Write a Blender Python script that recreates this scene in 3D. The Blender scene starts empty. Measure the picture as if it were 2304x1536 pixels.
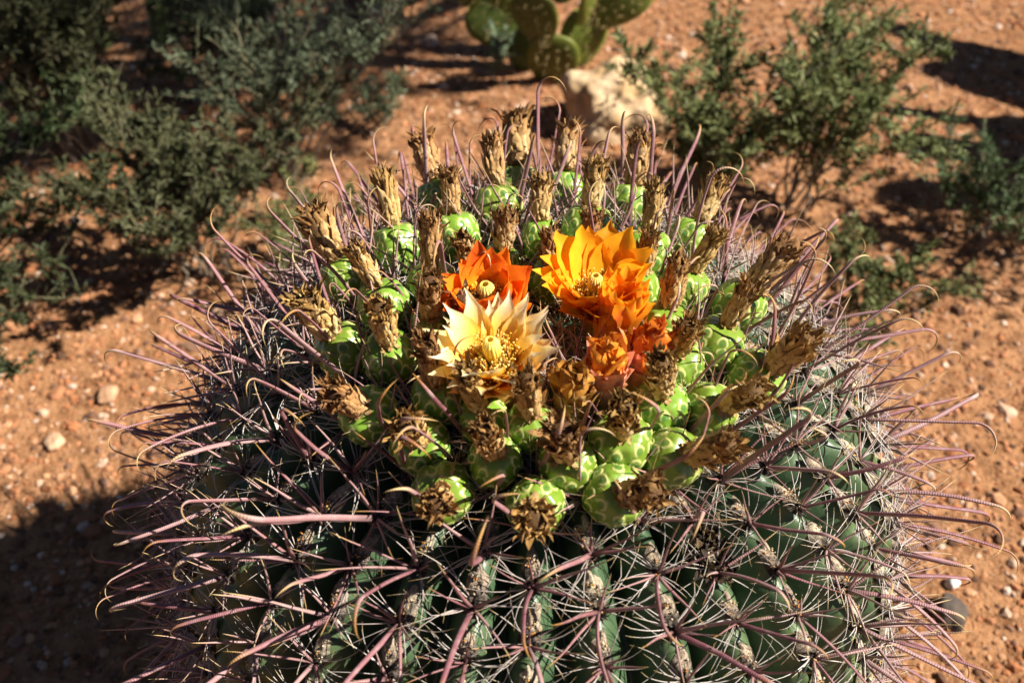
import bpy, bmesh, math, random
import numpy as np
from mathutils import Vector, Matrix, noise

random.seed(7); rng = np.random.default_rng(7)
scene = bpy.context.scene
col = scene.collection
R = math.radians
PI = math.pi

# ------------------------------------------------------------------ camera, sky, sun, exposure
SUN_AZ, SUN_EL = -6.0, 44.5            # azimuth from +X towards +Y
cam_d = bpy.data.cameras.new('camera'); cam = bpy.data.objects.new('camera', cam_d); col.objects.link(cam)
cam.location = (-0.0197, -0.5264, 1.0619); cam.rotation_euler = (R(90 - 43.0), 0, 0)
cam_d.lens = 35; cam_d.sensor_width = 36; cam_d.clip_start = 0.02; cam_d.clip_end = 500
cam_d.dof.use_dof = True; cam_d.dof.focus_distance = 0.68; cam_d.dof.aperture_fstop = 6.7
scene.camera = cam

world = bpy.data.worlds.new('World'); scene.world = world; world.use_nodes = True
wn = world.node_tree; wn.nodes.clear()
sky = wn.nodes.new('ShaderNodeTexSky'); sky.sky_type = 'NISHITA'; sky.sun_disc = False
sky.altitude = 1200; sky.air_density = .45; sky.dust_density = .1
sky.sun_elevation = R(SUN_EL); sky.sun_rotation = R(90 - SUN_AZ)
bg = wn.nodes.new('ShaderNodeBackground'); bg.inputs[1].default_value = 0.05
wo = wn.nodes.new('ShaderNodeOutputWorld')
wn.links.new(sky.outputs[0], bg.inputs[0]); wn.links.new(bg.outputs[0], wo.inputs[0])

sd = Vector((math.cos(R(SUN_EL)) * math.cos(R(SUN_AZ)), math.cos(R(SUN_EL)) * math.sin(R(SUN_AZ)), math.sin(R(SUN_EL))))
sun_d = bpy.data.lights.new('sun', 'SUN'); sun_d.energy = 5.0; sun_d.angle = R(0.5); sun_d.color = (1.0, 0.94, 0.84)
sun = bpy.data.objects.new('sun', sun_d); col.objects.link(sun)
sun.rotation_euler = (-sd).to_track_quat('-Z', 'Y').to_euler()
sun.location = sd * 10
scene.view_settings.view_transform = 'Standard'; scene.view_settings.look = 'None'
scene.view_settings.gamma = 1.0; scene.view_settings.use_curve_mapping = False
scene.view_settings.exposure = 1.2

# ------------------------------------------------------------------ helpers
def tag(o, label=None, cat=None, group=None, kind=None):
    if label: o['label'] = label
    if cat: o['category'] = cat
    if group: o['group'] = group
    if kind: o['kind'] = kind
    return o

def link(o, parent=None, M=None):
    col.objects.link(o)
    if parent: o.parent = parent
    if M is not None: o.matrix_basis = M
    return o

def empty(name, loc=(0, 0, 0)):
    o = bpy.data.objects.new(name, None); o.empty_display_size = 0.05
    o.location = loc; col.objects.link(o); return o

def make_mesh(name, V, F, C=None, mat=None, smooth=True):
    me = bpy.data.meshes.new(name)
    V = np.asarray(V, dtype=np.float32)
    if isinstance(F, np.ndarray):
        nf, k = F.shape
        me.vertices.add(len(V)); me.vertices.foreach_set('co', V.ravel())
        me.loops.add(nf * k); me.loops.foreach_set('vertex_index', F.astype(np.int32).ravel())
        me.polygons.add(nf); me.polygons.foreach_set('loop_start', np.arange(0, nf * k, k, dtype=np.int32))
        me.update(calc_edges=True)
    else:
        me.from_pydata(V.tolist(), [], F)
    if C is not None:
        a = me.attributes.new('Col', 'FLOAT_COLOR', 'POINT')
        C = np.asarray(C, dtype=np.float32)
        if C.shape[1] == 3: C = np.hstack([C, np.ones((len(C), 1), np.float32)])
        a.data.foreach_set('color', C.ravel())
    me.polygons.foreach_set('use_smooth', np.full(len(me.polygons), smooth))
    if mat: me.materials.append(mat)
    me.validate(); me.update()
    return me

class MB:
    def __init__(s): s.V = []; s.F = []; s.C = []
    def add(s, V, F, C):
        o = len(s.V); s.V += [tuple(v) for v in V]; s.F += [tuple(i + o for i in f) for f in F]; s.C += [tuple(c) for c in C]
    def merge(s, other, M):
        o = len(s.V); A = np.array(other.V); M = np.array(M)
        A = A @ M[:3, :3].T + M[:3, 3]
        s.V += A.tolist(); s.F += [tuple(i + o for i in f) for f in other.F]; s.C += other.C
    def mesh(s, name, mat, smooth=True): return make_mesh(name, s.V, s.F, s.C, mat, smooth)

def tube(mb, pts, radii, sides, cols, flat=1.0, nrm=None, cap=True):
    """tapered tube along pts; radii per point; flat = thickness ratio across nrm"""
    pts = [Vector(p) for p in pts]; n = len(pts)
    t0 = (pts[1] - pts[0]).normalized()
    a = Vector(nrm) if nrm is not None else (Vector((0, 0, 1)) if abs(t0.z) < .9 else Vector((1, 0, 0)))
    V = []; C = []
    for i, p in enumerate(pts):
        t = (pts[min(i + 1, n - 1)] - pts[max(i - 1, 0)]).normalized()
        a = (a - t * a.dot(t)).normalized(); b = t.cross(a)
        for k in range(sides):
            w = 2 * PI * k / sides
            V.append(p + a * (math.cos(w) * radii[i] * flat) + b * (math.sin(w) * radii[i])); C.append(cols[i])
    F = [(i * sides + k, i * sides + (k + 1) % sides, (i + 1) * sides + (k + 1) % sides, (i + 1) * sides + k)
         for i in range(n - 1) for k in range(sides)]
    if cap: F.append(tuple(range(sides))[::-1]); F.append(tuple((n - 1) * sides + k for k in range(sides)))
    mb.add(V, F, C)

def lerp(a, b, t): return tuple(x + (y - x) * t for x, y in zip(a, b))
def sstep(a, b, x):
    t = np.clip((x - a) / (b - a), 0, 1); return t * t * (3 - 2 * t)

# ------------------------------------------------------------------ materials
class NT:
    def __init__(s, name):
        s.m = bpy.data.materials.new(name); s.m.use_nodes = True; s.t = s.m.node_tree; s.n = s.t.nodes
        s.b = s.n['Principled BSDF']; s.out = s.n['Material Output']
    def new(s, kind, **kw):
        n = s.n.new('ShaderNode' + kind)
        for k, v in kw.items():
            if k.startswith('i_'): n.inputs[k[2:].replace('_', ' ')].default_value = v
            else: setattr(n, k, v)
        return n
    def link(s, a, b): s.t.links.new(a, b)
    def attr(s): return s.new('Attribute', attribute_name='Col')
    def noise(s, scale, detail=4, rough=.55, vec=None):
        n = s.new('TexNoise'); n.inputs['Scale'].default_value = scale; n.inputs['Detail'].default_value = detail
        n.inputs['Roughness'].default_value = rough
        if vec is not None: s.link(vec, n.inputs['Vector'])
        return n
    def ramp(s, fac, stops):
        r = s.new('ValToRGB'); e = r.color_ramp.elements
        while len(e) < len(stops): e.new(.5)
        for i, (p, c) in enumerate(stops):
            e[i].position = p; e[i].color = (*c, 1) if len(c) == 3 else c
        s.link(fac, r.inputs[0]); return r
    def mix(s, fac, a, b, mode='MIX'):
        m = s.new('Mix', data_type='RGBA', blend_type=mode)
        for i, v in ((0, fac), (6, a), (7, b)):
            if hasattr(v, 'links'): s.link(v, m.inputs[i])
            else: m.inputs[i].default_value = v if i == 0 else (*v, 1)
        return m.outputs[2]
    def math(s, op, a, b=None):
        m = s.new('Math', operation=op)
        for i, v in enumerate((a, b)):
            if v is None: continue
            if hasattr(v, 'links'): s.link(v, m.inputs[i])
            else: m.inputs[i].default_value = v
        return m.outputs[0]
    def bump(s, h, strength, dist):
        b = s.new('Bump'); b.inputs['Strength'].default_value = strength; b.inputs['Distance'].default_value = dist
        s.link(h, b.inputs['Height']); s.link(b.outputs[0], s.b.inputs['Normal']); return b
    def base(s, c, rough=.6, spec=.4):
        if hasattr(c, 'links'): s.link(c, s.b.inputs['Base Color'])
        else: s.b.inputs['Base Color'].default_value = (*c, 1)
        s.b.inputs['Roughness'].default_value = rough; s.b.inputs['Specular IOR Level'].default_value = spec
    def translucent(s, c, fac):
        t = s.new('BsdfTranslucent'); mx = s.new('MixShader'); mx.inputs[0].default_value = fac
        if hasattr(c, 'links'): s.link(c, t.inputs[0])
        else: t.inputs[0].default_value = (*c, 1)
        s.link(s.b.outputs[0], mx.inputs[1]); s.link(t.outputs[0], mx.inputs[2]); s.link(mx.outputs[0], s.out.inputs[0])

def obj_coord(n): return n.new('TexCoord').outputs['Object']

# cactus skin
n = NT('cactus_skin'); co = obj_coord(n); at = n.attr()
nz = n.noise(14, 5, .6, co); nf = n.noise(160, 3, .6, co)
c = n.ramp(nz.outputs[0], [(.3, (.032, .062, .028)), (.55, (.055, .098, .046)), (.75, (.090, .135, .068))]).outputs[0]
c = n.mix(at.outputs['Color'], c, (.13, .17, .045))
sp = n.ramp(nf.outputs[0], [(.60, (0, 0, 0)), (.70, (1, 1, 1))]).outputs[0]
c = n.mix(n.math('MULTIPLY', sp, .30), c, (.16, .20, .12))
n.base(c, .42, .45); n.bump(nf.outputs[0], .25, .0015); SKIN = n.m

# spines: Col.r = metres along * 10, Col.g = fraction along the length
def spine_mat(name, base, mid, late, tip, band):
    n = NT(name); at = n.attr(); sx = n.new('SeparateColor'); n.link(at.outputs['Color'], sx.inputs[0])
    rnd = n.new('ObjectInfo').outputs['Random']; co = obj_coord(n)
    c = n.ramp(sx.outputs[1], [(0, base), (.22, mid), (.70, mid), (.80, late), (.90, tip), (1, lerp(tip, (.05, .03, .01), .5))]).outputs[0]
    hs = n.new('HueSaturation'); n.link(c, hs.inputs['Color'])
    n.link(n.math('ADD', n.math('MULTIPLY', rnd, .03), .487), hs.inputs['Hue'])
    n.link(n.math('ADD', n.math('MULTIPLY', rnd, .6), .70), hs.inputs['Value'])
    n.link(n.math('ADD', n.math('MULTIPLY', rnd, -.35), 1.05), hs.inputs['Saturation'])
    c = hs.outputs[0]
    if band:
        w = n.math('SINE', n.math('MULTIPLY', sx.outputs[0], 430.0))
        nz = n.noise(900, 2, .5, co)
        wv = n.math('ADD', n.math('MULTIPLY', w, .5), .5)
        c = n.mix(n.math('MULTIPLY', wv, .28), c, (.09, .034, .040))
        pv = n.noise(120, 3, .6, co)
        c = n.mix(n.math('MULTIPLY', n.ramp(pv.outputs[0], [(.45, (0, 0, 0)), (.7, (1, 1, 1))]).outputs[0], .35), c, (.45, .36, .34))
        n.bump(n.math('ADD', n.math('MULTIPLY', w, -.6), nz.outputs[0]), .32, .0005)
    n.base(c, .5, .35); return n.m
HOOK = spine_mat('hooked_spine', (.10, .05, .048), (.285, .110, .118), (.36, .17, .075), (.52, .29, .035), True)
STRA = spine_mat('straight_spine', (.12, .055, .05), (.30, .13, .125), (.40, .20, .08), (.50, .30, .05), True)
RADI = spine_mat('radial_bristle', (.24, .17, .12), (.47, .40, .36), (.50, .42, .33), (.45, .30, .10), False)
BRIS = spine_mat('young_bristle', (.28, .12, .06), (.42, .20, .10), (.50, .28, .10), (.55, .36, .08), False)

def attr_mat(name, rough, spec, var=.25, nscale=300, bump=.3, bdist=.001, transl=0, streak=None):
    n = NT(name); at = n.attr(); co = obj_coord(n); nz = n.noise(nscale, 4, .6, co)
    g = n.ramp(nz.outputs[0], [(.3, (1 - var,) * 3), (.7, (1 + var,) * 3)]).outputs[0]
    c = n.mix(1.0, at.outputs['Color'], g, 'MULTIPLY')
    rnd = n.new('ObjectInfo').outputs['Random']
    hs = n.new('HueSaturation'); n.link(c, hs.inputs['Color'])
    n.link(n.math('ADD', n.math('MULTIPLY', rnd, .3), .85), hs.inputs['Value'])
    n.link(n.math('ADD', n.math('MULTIPLY', rnd, .02), .49), hs.inputs['Hue'])
    c = hs.outputs[0]
    n.base(c, rough, spec)
    if bump: n.bump(nz.outputs[0], bump, bdist)
    if transl: n.translucent(c, transl)
    return n.m
AREO = attr_mat('areole_wool', .95, .1, .45, 900, .9, .0015)
FRUI = attr_mat('fruit_skin', .27, .5, .10, 120, .08, .001)
DRIE = attr_mat('dried_petal', .75, .2, .30, 420, .6, .0012, .12)
PETA = attr_mat('petal', .5, .25, .08, 250, .12, .0006, .45)
WILT = attr_mat('wilted_petal', .45, .35, .22, 260, .5, .0015, .30)
STAM = attr_mat('stamen', .6, .2, .10, 500, .1, .0005, .25)
LEAF = attr_mat('shrub_leaf', .6, .25, .15, 60, 0, .001, .15)
BARK = attr_mat('twig_bark', .85, .15, .25, 200, .5, .001)
ROCK = attr_mat('stone', .9, .15, .30, 45, .9, .006)
PEBB = attr_mat('gravel', .92, .15, .15, 300, .3, .001)
PADM = attr_mat('pad_skin', .5, .35, .15, 40, .1, .001)
STEM = attr_mat('column_skin', .55, .3, .2, 30, .2, .002)
BEEM = attr_mat('insect_shell', .4, .4, .2, 900, .2, .0005)

n = NT('desert_soil'); co = obj_coord(n)
a1 = n.noise(2.2, 4, .6, co); a2 = n.noise(38, 6, .7, co); a3 = n.noise(190, 4, .6, co)
c = n.ramp(a1.outputs[0], [(.3, (.36, .170, .074)), (.7, (.46, .240, .120))]).outputs[0]
c = n.mix(n.ramp(a2.outputs[0], [(.38, (1, 1, 1)), (.58, (0, 0, 0))]).outputs[0], c, (.19, .085, .036))
c = n.mix(n.ramp(a3.outputs[0], [(.55, (0, 0, 0)), (.72, (.8, .8, .8))]).outputs[0], c, (.50, .29, .16))
n.base(c, .95, .1)
n.bump(n.math('ADD', n.math('MULTIPLY', a2.outputs[0], 1.5), a3.outputs[0]), 1.0, .006); SOIL = n.m

# ------------------------------------------------------------------ ground and gravel
def ground_h(x, y):
    return (.010 * np.sin(3.1 * x + 1.3) * np.sin(2.7 * y + .4) + .006 * np.sin(9.3 * x + 2 * np.sin(4 * y)) * np.sin(8.1 * y + .7)
            + .003 * np.sin(23 * x + 5 * y) * np.sin(19 * y - 7 * x))
xs = np.concatenate([[-80, -30, -12, -6, -3.5], np.linspace(-2.4, 2.4, 161), [3.5, 6, 12, 30, 80]])
ys = np.concatenate([[-80, -30, -12, -5, -2.5], np.linspace(-1.2, 3.2, 151), [4.5, 8, 15, 40, 120]])
X, Y = np.meshgrid(xs, ys); fade = sstep(4, 2.2, np.abs(X)) * sstep(5.5, 3, np.abs(Y))
V = np.stack([X, Y, ground_h(X, Y) * fade], -1).reshape(-1, 3)
nx, ny = len(xs), len(ys)
ii, jj = np.meshgrid(np.arange(ny - 1), np.arange(nx - 1), indexing='ij'); q = (ii * nx + jj).ravel()
F = np.stack([q, q + 1, q + 1 + nx, q + nx], 1)
g = bpy.data.objects.new('ground', make_mesh('ground', V, F, None, SOIL)); link(g); tag(g, 'orange brown desert soil under the cactus', None, None, 'structure')

ICO_V = []; t_ = (1 + 5 ** .5) / 2
for a, b in ((-1, t_), (1, t_), (-1, -t_), (1, -t_)): ICO_V.append((a, b, 0))
for a, b in ((-1, t_), (1, t_), (-1, -t_), (1, -t_)): ICO_V.append((0, a, b))
for a, b in ((t_, -1), (t_, 1), (-t_, -1), (-t_, 1)): ICO_V.append((a, 0, b))
ICO_V = np.array(ICO_V) / math.hypot(1, t_)
ICO_F = np.array([(0, 11, 5), (0, 5, 1), (0, 1, 7), (0, 7, 10), (0, 10, 11), (1, 5, 9), (5, 11, 4), (11, 10, 2), (10, 7, 6), (7, 1, 8),
                  (3, 9, 4), (3, 4, 2), (3, 2, 6), (3, 6, 8), (3, 8, 9), (4, 9, 5), (2, 4, 11), (6, 2, 10), (8, 6, 7), (9, 8, 1)])
NP = 70000
px = rng.uniform(-1.75, 1.75, NP); py = rng.uniform(-.25, 2.3, NP)
sz = np.clip(rng.lognormal(math.log(.0032), .46, NP), .0014, .014)
jit = rng.normal(1, .16, (NP, 12, 3)); ang = rng.uniform(0, 2 * PI, NP); ca, sa = np.cos(ang), np.sin(ang)
Vp = ICO_V[None] * jit * (sz[:, None] * np.stack([rng.uniform(.8, 1.4, NP), rng.uniform(.7, 1.1, NP), rng.uniform(.5, .85, NP)], 1))[:, None, :]
xr = Vp[..., 0] * ca[:, None] - Vp[..., 1] * sa[:, None]; yr = Vp[..., 0] * sa[:, None] + Vp[..., 1] * ca[:, None]
Vp = np.stack([xr + px[:, None], yr + py[:, None], Vp[..., 2] + (ground_h(px, py) + sz * .15)[:, None]], -1).reshape(-1, 3)
Fp = (ICO_F[None] + (np.arange(NP) * 12)[:, None, None]).reshape(-1, 3)
pal = np.array([(.40, .19, .085), (.33, .14, .055), (.47, .26, .13), (.52, .35, .23), (.15, .08, .045), (.58, .44, .33), (.25, .14, .085)])
pc = pal[rng.choice(len(pal), NP, p=[.26, .20, .15, .09, .18, .04, .08])] * rng.uniform(.75, 1.2, (NP, 1))
gr = bpy.data.objects.new('gravel', make_mesh('gravel', Vp, Fp, np.repeat(pc, 12, 0), PEBB, False)); link(gr)
tag(gr, 'fine reddish gravel scattered over the desert soil', 'gravel', None, 'stuff')

# ------------------------------------------------------------------ barrel cactus
cactus = empty('barrel_cactus'); tag(cactus, 'large round barrel cactus with hooked purple spines and a crown of green fruits', 'cactus')
NR = 34; RM = .29; ZE = .33; ZC = .60; EXP = 2.5
def prof(s):
    s = np.asarray(s, float); c_ = np.cos(s)
    r = RM * np.abs(np.sin(s)) ** (2 / EXP)
    z = ZE + np.where(c_ > 0, (ZC - ZE), .37) * np.sign(c_) * np.abs(c_) ** (2 / EXP)
    return r, z - .02 * np.exp(-(r / .045) ** 2) * (c_ > 0)
S_ = np.concatenate([np.linspace(0, .25, 60)[:-1] ** 1.0, np.linspace(.25, PI * .97, 700)])
pr, pz = prof(S_); parc = np.concatenate([[0], np.cumsum(np.hypot(np.diff(pr), np.diff(pz)))])
sel = pz > -.02; sel[:10] = True; pr, pz, parc = pr[sel], pz[sel], parc[sel]
ARCMAX = parc[-1]
def at_arc(a):
    r = np.interp(a, parc, pr); z = np.interp(a, parc, pz); e = .002
    dr = np.interp(a + e, parc, pr) - np.interp(a - e, parc, pr); dz = np.interp(a + e, parc, pz) - np.interp(a - e, parc, pz)
    l = np.hypot(dr, dz) + 1e-9; return r, z, dr / l, dz / l
iu = np.argmax(pr)
def arc_of_r(r): return float(np.interp(r, pr[:iu], parc[:iu]))
SPC = .0325
rib_off = np.array([(.5 * (i % 2) + random.uniform(-.12, .12)) * SPC for i in range(NR)])
rib_wob = np.array([random.uniform(-.012, .012) for i in range(NR)])
TH0 = -PI / 2 - .03
NTH = NR * 18; th = np.linspace(0, 2 * PI, NTH, endpoint=False)
arcs = np.concatenate([np.linspace(.002, .1, 30)[:-1], np.linspace(.1, ARCMAX - .004, 150)])
A, T = np.meshgrid(arcs, th, indexing='ij')
r, z, dr, dz = at_arc(A)
phase = NR * T / (2 * PI); rib = np.round(phase).astype(int) % NR; fr = np.abs(phase - np.round(phase)) * 2   # 0 crest .. 1 valley
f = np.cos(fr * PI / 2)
depth = .036 * sstep(.02, .17, r) * sstep(-.02, .10, z)
tub = np.cos(2 * PI * (A - rib_off[rib]) / SPC) * .0035 * sstep(.05, .16, r)
off = -depth * (1 - f ** .8) + tub * f ** 2 + .0012 * np.sin(31 * T + 40 * A) * f
nr_, nz_ = -dz, dr                                 # outward normal
rr = r + nr_ * off; zz = z + nz_ * off
tw = T + TH0 + rib_wob[rib] * f + .004 * np.sin(60 * A + rib * 2.1) * f
V = np.stack([rr * np.cos(tw), rr * np.sin(tw), zz], -1).reshape(-1, 3)
ni, nj = A.shape
ii, jj = np.meshgrid(np.arange(ni - 1), np.arange(nj), indexing='ij'); j2 = (jj + 1) % nj
F = np.stack([ii * nj + jj, (ii + 1) * nj + jj, (ii + 1) * nj + j2, ii * nj + j2], -1).reshape(-1, 4)
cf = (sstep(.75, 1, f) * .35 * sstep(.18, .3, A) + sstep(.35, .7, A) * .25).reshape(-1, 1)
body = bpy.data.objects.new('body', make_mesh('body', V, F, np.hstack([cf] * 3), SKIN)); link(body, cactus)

def surf(theta, arc, lift=0):
    r, z, dr, dz = at_arc(arc)
    e = Vector((math.cos(theta), math.sin(theta), 0))
    P = e * float(r) + Vector((0, 0, float(z)))
    nrm = e * float(-dz) + Vector((0, 0, float(dr))); tup = -(e * float(dr) + Vector((0, 0, float(dz))))
    return P + nrm * lift, nrm.normalized(), tup.normalized()
def frame(P, xa, ya, za):
    M = Matrix.Identity(4)
    for i in range(3): M[i][0] = xa[i]; M[i][1] = ya[i]; M[i][2] = za[i]; M[i][3] = P[i]
    return M

# --- spine shapes (local: grows along +Z, hook bends towards +X)
def hooked(L, hook_r, turn, bow, seed):
    rd = random.Random(seed); mb = MB(); pts = []; p = Vector((0, 0, 0)); a = 0.0; w = rd.uniform(-.25, .25)
    ns, nh = 13, 11; hl = hook_r * turn
    for i in range(ns): pts.append(p.copy()); p = p + Vector((math.sin(a), w * .25 * math.sin(i * .5), math.cos(a))) * (L / ns); a += bow / ns
    for i in range(nh + 1): pts.append(p.copy()); a += turn / nh; p = p + Vector((math.sin(a), .06 * w, math.cos(a))) * (hl / nh)
    tot = L + hl; N = len(pts); d = 0; rad = []; cols = []
    for i in range(N):
        if i: d += (pts[i] - pts[i - 1]).length
        q = d / tot; rad.append((.0019 * (1 - .35 * q)) * (1 if q < .72 else max(.04, 1 - ((q - .72) / .28) ** 1.3)) * (1.15 if i == 0 else 1)); cols.append((d * 10, q, 0))
    tube(mb, pts, rad, 7, cols, .55, (1, 0, 0)); return mb
def straight(L, bow, seed):
    rd = random.Random(seed); mb = MB(); pts = []; p = Vector((0, 0, 0)); a = 0; n = 8; rad = []; cols = []
    for i in range(n + 1):
        q = i / n; pts.append(p.copy()); p = p + Vector((math.sin(a), .05 * math.sin(i + seed), math.cos(a))) * (L / n); a += bow / n
        rad.append(.00140 * max(.05, (1 - q) ** .7)); cols.append((q * L * 10, q, 0))
    tube(mb, pts, rad, 5, cols, .7, (1, 0, 0)); return mb
def bristle(mb, P, D, side, L, rad, curve, rd, segs=6):
    p = Vector(P); d = Vector(D).normalized(); pts = []; rr = []; cc = []
    k1 = rd.uniform(-1, 1) * curve; kink = rd.uniform(-.5, .5) if rd.random() < .35 else 0; kp = rd.randrange(2, segs)
    ax = Vector(side)
    for i in range(segs + 1):
        q = i / segs; pts.append(p.copy()); p = p + d * (L / segs)
        d = (d + ax * (k1 / segs) + Vector((0, 0, -1)) * (curve * .35 / segs)).normalized()
        if i == kp and kink: d = (d + ax * kink + Vector((rd.uniform(-.3, .3),) * 3)).normalized()
        rr.append(rad * (1 - .75 * q)); cc.append((q * L * 10, q, 0))
    tube(mb, pts, rr, 3, cc, 1, None, False)

hook_mbs = [hooked(random.uniform(.054, .078), random.uniform(.0075, .0115), random.uniform(1.7, 2.9), random.uniform(-.10, .55), i) for i in range(12)]
stra_mbs = [straight(random.uniform(.040, .064), random.uniform(-.25, .25), i) for i in range(8)]
def radial_set(seed, small):
    rd = random.Random(seed); mb = MB()
    for k in range(13 if not small else 9):
        s = 1 if k % 2 else -1; el = R(rd.uniform(8, 42)); sw = R(rd.uniform(-65, 65))
        d = Vector((s * math.cos(el) * math.cos(sw), math.cos(el) * math.sin(sw), math.sin(el)))
        bristle(mb, (s * .002, -.004 + .004 * math.sin(sw), .001), d, (-d.y, d.x, .3), rd.uniform(.022, .044) * (.75 if small else 1), rd.uniform(.00036, .00062), 1.0, rd)
    return mb
rad_mbs = [radial_set(i, False) for i in range(8)] + [radial_set(20 + i, True) for i in range(4)]
def areole(seed, small):
    rd = random.Random(seed); mb = MB(); W = .0062 if not small else .0042; H = .0135 if not small else .008; nu, nv = 26, 9
    V = []; C = []; F = []
    scar = rd.uniform(.35, 1); sy = rd.uniform(.30, .5)
    for j in range(nv + 1):
        q = j / nv
        for i in range(nu):
            w = 2 * PI * i / nu; ol = 1 + .30 * noise.noise((math.cos(w) * 1.7 + seed * 3, math.sin(w) * 1.7, seed)) + .16 * noise.noise((math.cos(w) * 5, math.sin(w) * 5, seed + 4)); x = math.cos(w) * q * W * ol * (1 - .22 * math.sin(w)); y = math.sin(w) * q * H * ol + .003
            nz = noise.noise((x * 420 + seed * 7, y * 420, seed)); n2 = noise.noise((x * 1100, y * 1100 + seed, 3))
            z = (1 - q ** 2.4) * .0032 * (1 + .5 * nz) + .0014 * n2 - .0016 * q ** 4
            yy = (y - .003) / H
            dark = max(0, min(1, .62 - yy * 1.0 + nz * 1.1)); cc = lerp((.36, .29, .21), (.035, .030, .028), dark)
            e = math.hypot((x) / (W * .5), (yy - sy) / .38)
            if e < 1: cc = lerp(cc, lerp((.66, .52, .33), (.55, .50, .42), rd.random() * .3), scar * (1 - e ** 3) * (.75 + .25 * n2)); z -= .0008 * (1 - e)
            if n2 > .22: cc = lerp(cc, (.05, .04, .035), .75)
            V.append((x, y, z)); C.append(cc)
    for j in range(nv):
        for i in range(nu): F.append((j * nu + i, (j + 1) * nu + i, (j + 1) * nu + (i + 1) % nu, j * nu + (i + 1) % nu))
    mb.add(V, F, C)
    for k in range(18 if not small else 6):               # resin beads and crumbs
        s = rd.uniform(.0004, .00085); x = rd.uniform(-.7, .7) * W; y = rd.uniform(-.7, .6) * H + .003
        cc = rd.choice([(.50, .24, .06), (.58, .40, .18), (.10, .08, .07), (.60, .50, .36)])
        mb.add([(v[0] * s + x, v[1] * s + y, v[2] * s + .0040 - .0028 * abs(x) / W) for v in ICO_V], ICO_F.tolist(), [cc] * 12)
    for k in range(26 if not small else 12):              # short dark felt around the spine bases
        w = rd.uniform(0, 2 * PI); q = rd.uniform(.2, 1); x = math.cos(w) * .0035 * q; y = -.006 + math.sin(w) * .004 * q
        d = Vector((math.cos(w) * .8, math.sin(w) * .8, .9)).normalized(); b = Vector((x, y, .001)); s = d.cross(Vector((0, 0, 1))).normalized() * .0007
        t = b + d * rd.uniform(.003, .0065); cc = rd.choice([(.05, .04, .04), (.09, .07, .06), (.25, .20, .16)])
        mb.add([b - s, b + s, t], [(0, 1, 2)], [cc] * 3)
    return mb
are_mbs = [areole(i, False) for i in range(8)] + [areole(30 + i, True) for i in range(4)]
HM = [m.mesh('hooked_spine', HOOK) for m in hook_mbs]; SM = [m.mesh('straight_spine', STRA) for m in stra_mbs]
RMh = [m.mesh('radial_spines', RADI) for m in rad_mbs]; AM = [m.mesh('areole', AREO) for m in are_mbs]

# crown layout: base angle, base radius, lean azimuth, lean, dried flower length
FRUITS = [(94.6,.1881,92,38,.047),(116.7,.1678,114,42,.041),(104.8,.1181,97,31,.041),(81.1,.1517,85,38,.041),(60.7,.1483,75,37,.043),
(147.9,.1213,114,28,.043),(130.7,.0949,102,23,.034),(88.9,.0649,91,18,.036),(65.5,.0872,76,23,.037),(34.2,.0909,62,22,.038),(35.4,.1362,46,34,.037),
(165.4,.1406,136,32,.042),(182.9,.1041,146,20,.036),(172.9,.0759,101,14,.040),(128.5,.0481,51,10,.033),(154,.0470,200,10,.034),(74.8,.0300,100,5,.030),
(52.9,.0500,51,10,.029),(4.8,.0680,62,11,.034),(7.9,.0960,15,22,.036),(2.7,.1333,18,32,.042),(200,.0811,292,10,.041),(197.4,.1329,176,24,.036),
(205.6,.1120,280,13,.041),(339.4,.0880,65,11,.036),(340.2,.1190,23,20,.037),(234.5,.1083,232,12,.044),(207,.0610,283,15,.026),(328,.1050,258,16,.036),
(336.7,.1442,340,34,.041),(219.9,.1384,238,30,.036),(309.7,.1188,246,14,.044),(318.5,.1300,318,38,.038),(252,.1106,231,15,.043),(266.2,.1109,264,14,.043),
(292,.1275,259,16,.043),(236.7,.1365,262,26,.036),(257.3,.1340,265,20,.039),(276.2,.1340,258,19,.039),(300.5,.1400,313,43,.040),(246.6,.1520,266,47,.032),
(268,.1500,267,48,.030),(284,.1500,301,40,.036)]
fb = []
for (t, r_, al, ta, L) in FRUITS:
    P, nrm, tup = surf(R(t), arc_of_r(r_)); d = Vector((math.sin(R(ta)) * math.cos(R(al)), math.sin(R(ta)) * math.sin(R(al)), math.cos(R(ta))))
    fb.append((P, d))
FLOWERS = {'P': (254.5, .092), 'O': (222, .040), 'Y': (346, .040), 'B': (318, .058), 'C': (293.4, .092), 'D': (311.5, .094), 'E': (280.7, .098)}
CLUMP = (300.1, .198)
flpos = [surf(R(t), arc_of_r(r_))[0] for t, r_ in FLOWERS.values()]

# --- areoles along the ribs
cand = []
camp = cam.location
for i in range(NR):
    a = rib_off[i] + SPC
    while a < ARCMAX - .03:
        r_, z_, _, _ = at_arc(a)
        keep = True
        if r_ < .165 and z_ > .45:
            if r_ < .078 and (i % 2): keep = False
            if r_ < .055 and (i % 4): keep = False
            if r_ < .035: keep = False
        theta = TH0 + 2 * PI * i / NR + rib_wob[i]
        P, nrm, tup = surf(theta, a, .0030 if r_ > .1 else .001)
        if keep and any((P - q).length < .012 for q, _ in fb): P = P - tup * .008
        if keep and any((P - q).length < .018 for q in flpos): keep = False
        if keep:
            v = (camp - P); dist = v.length; facing = nrm.dot(v.normalized())
            cand.append((dist - .55 * max(-.25, min(.3, facing)), i, a, theta, P, nrm, tup, float(r_), float(z_), facing))
        a += SPC if r_ > .13 else SPC * .8
cand.sort(key=lambda c_: c_[0])
rest_a, rest_h, rest_s, rest_r = MB(), MB(), MB(), MB()
n_str = 0
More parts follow.
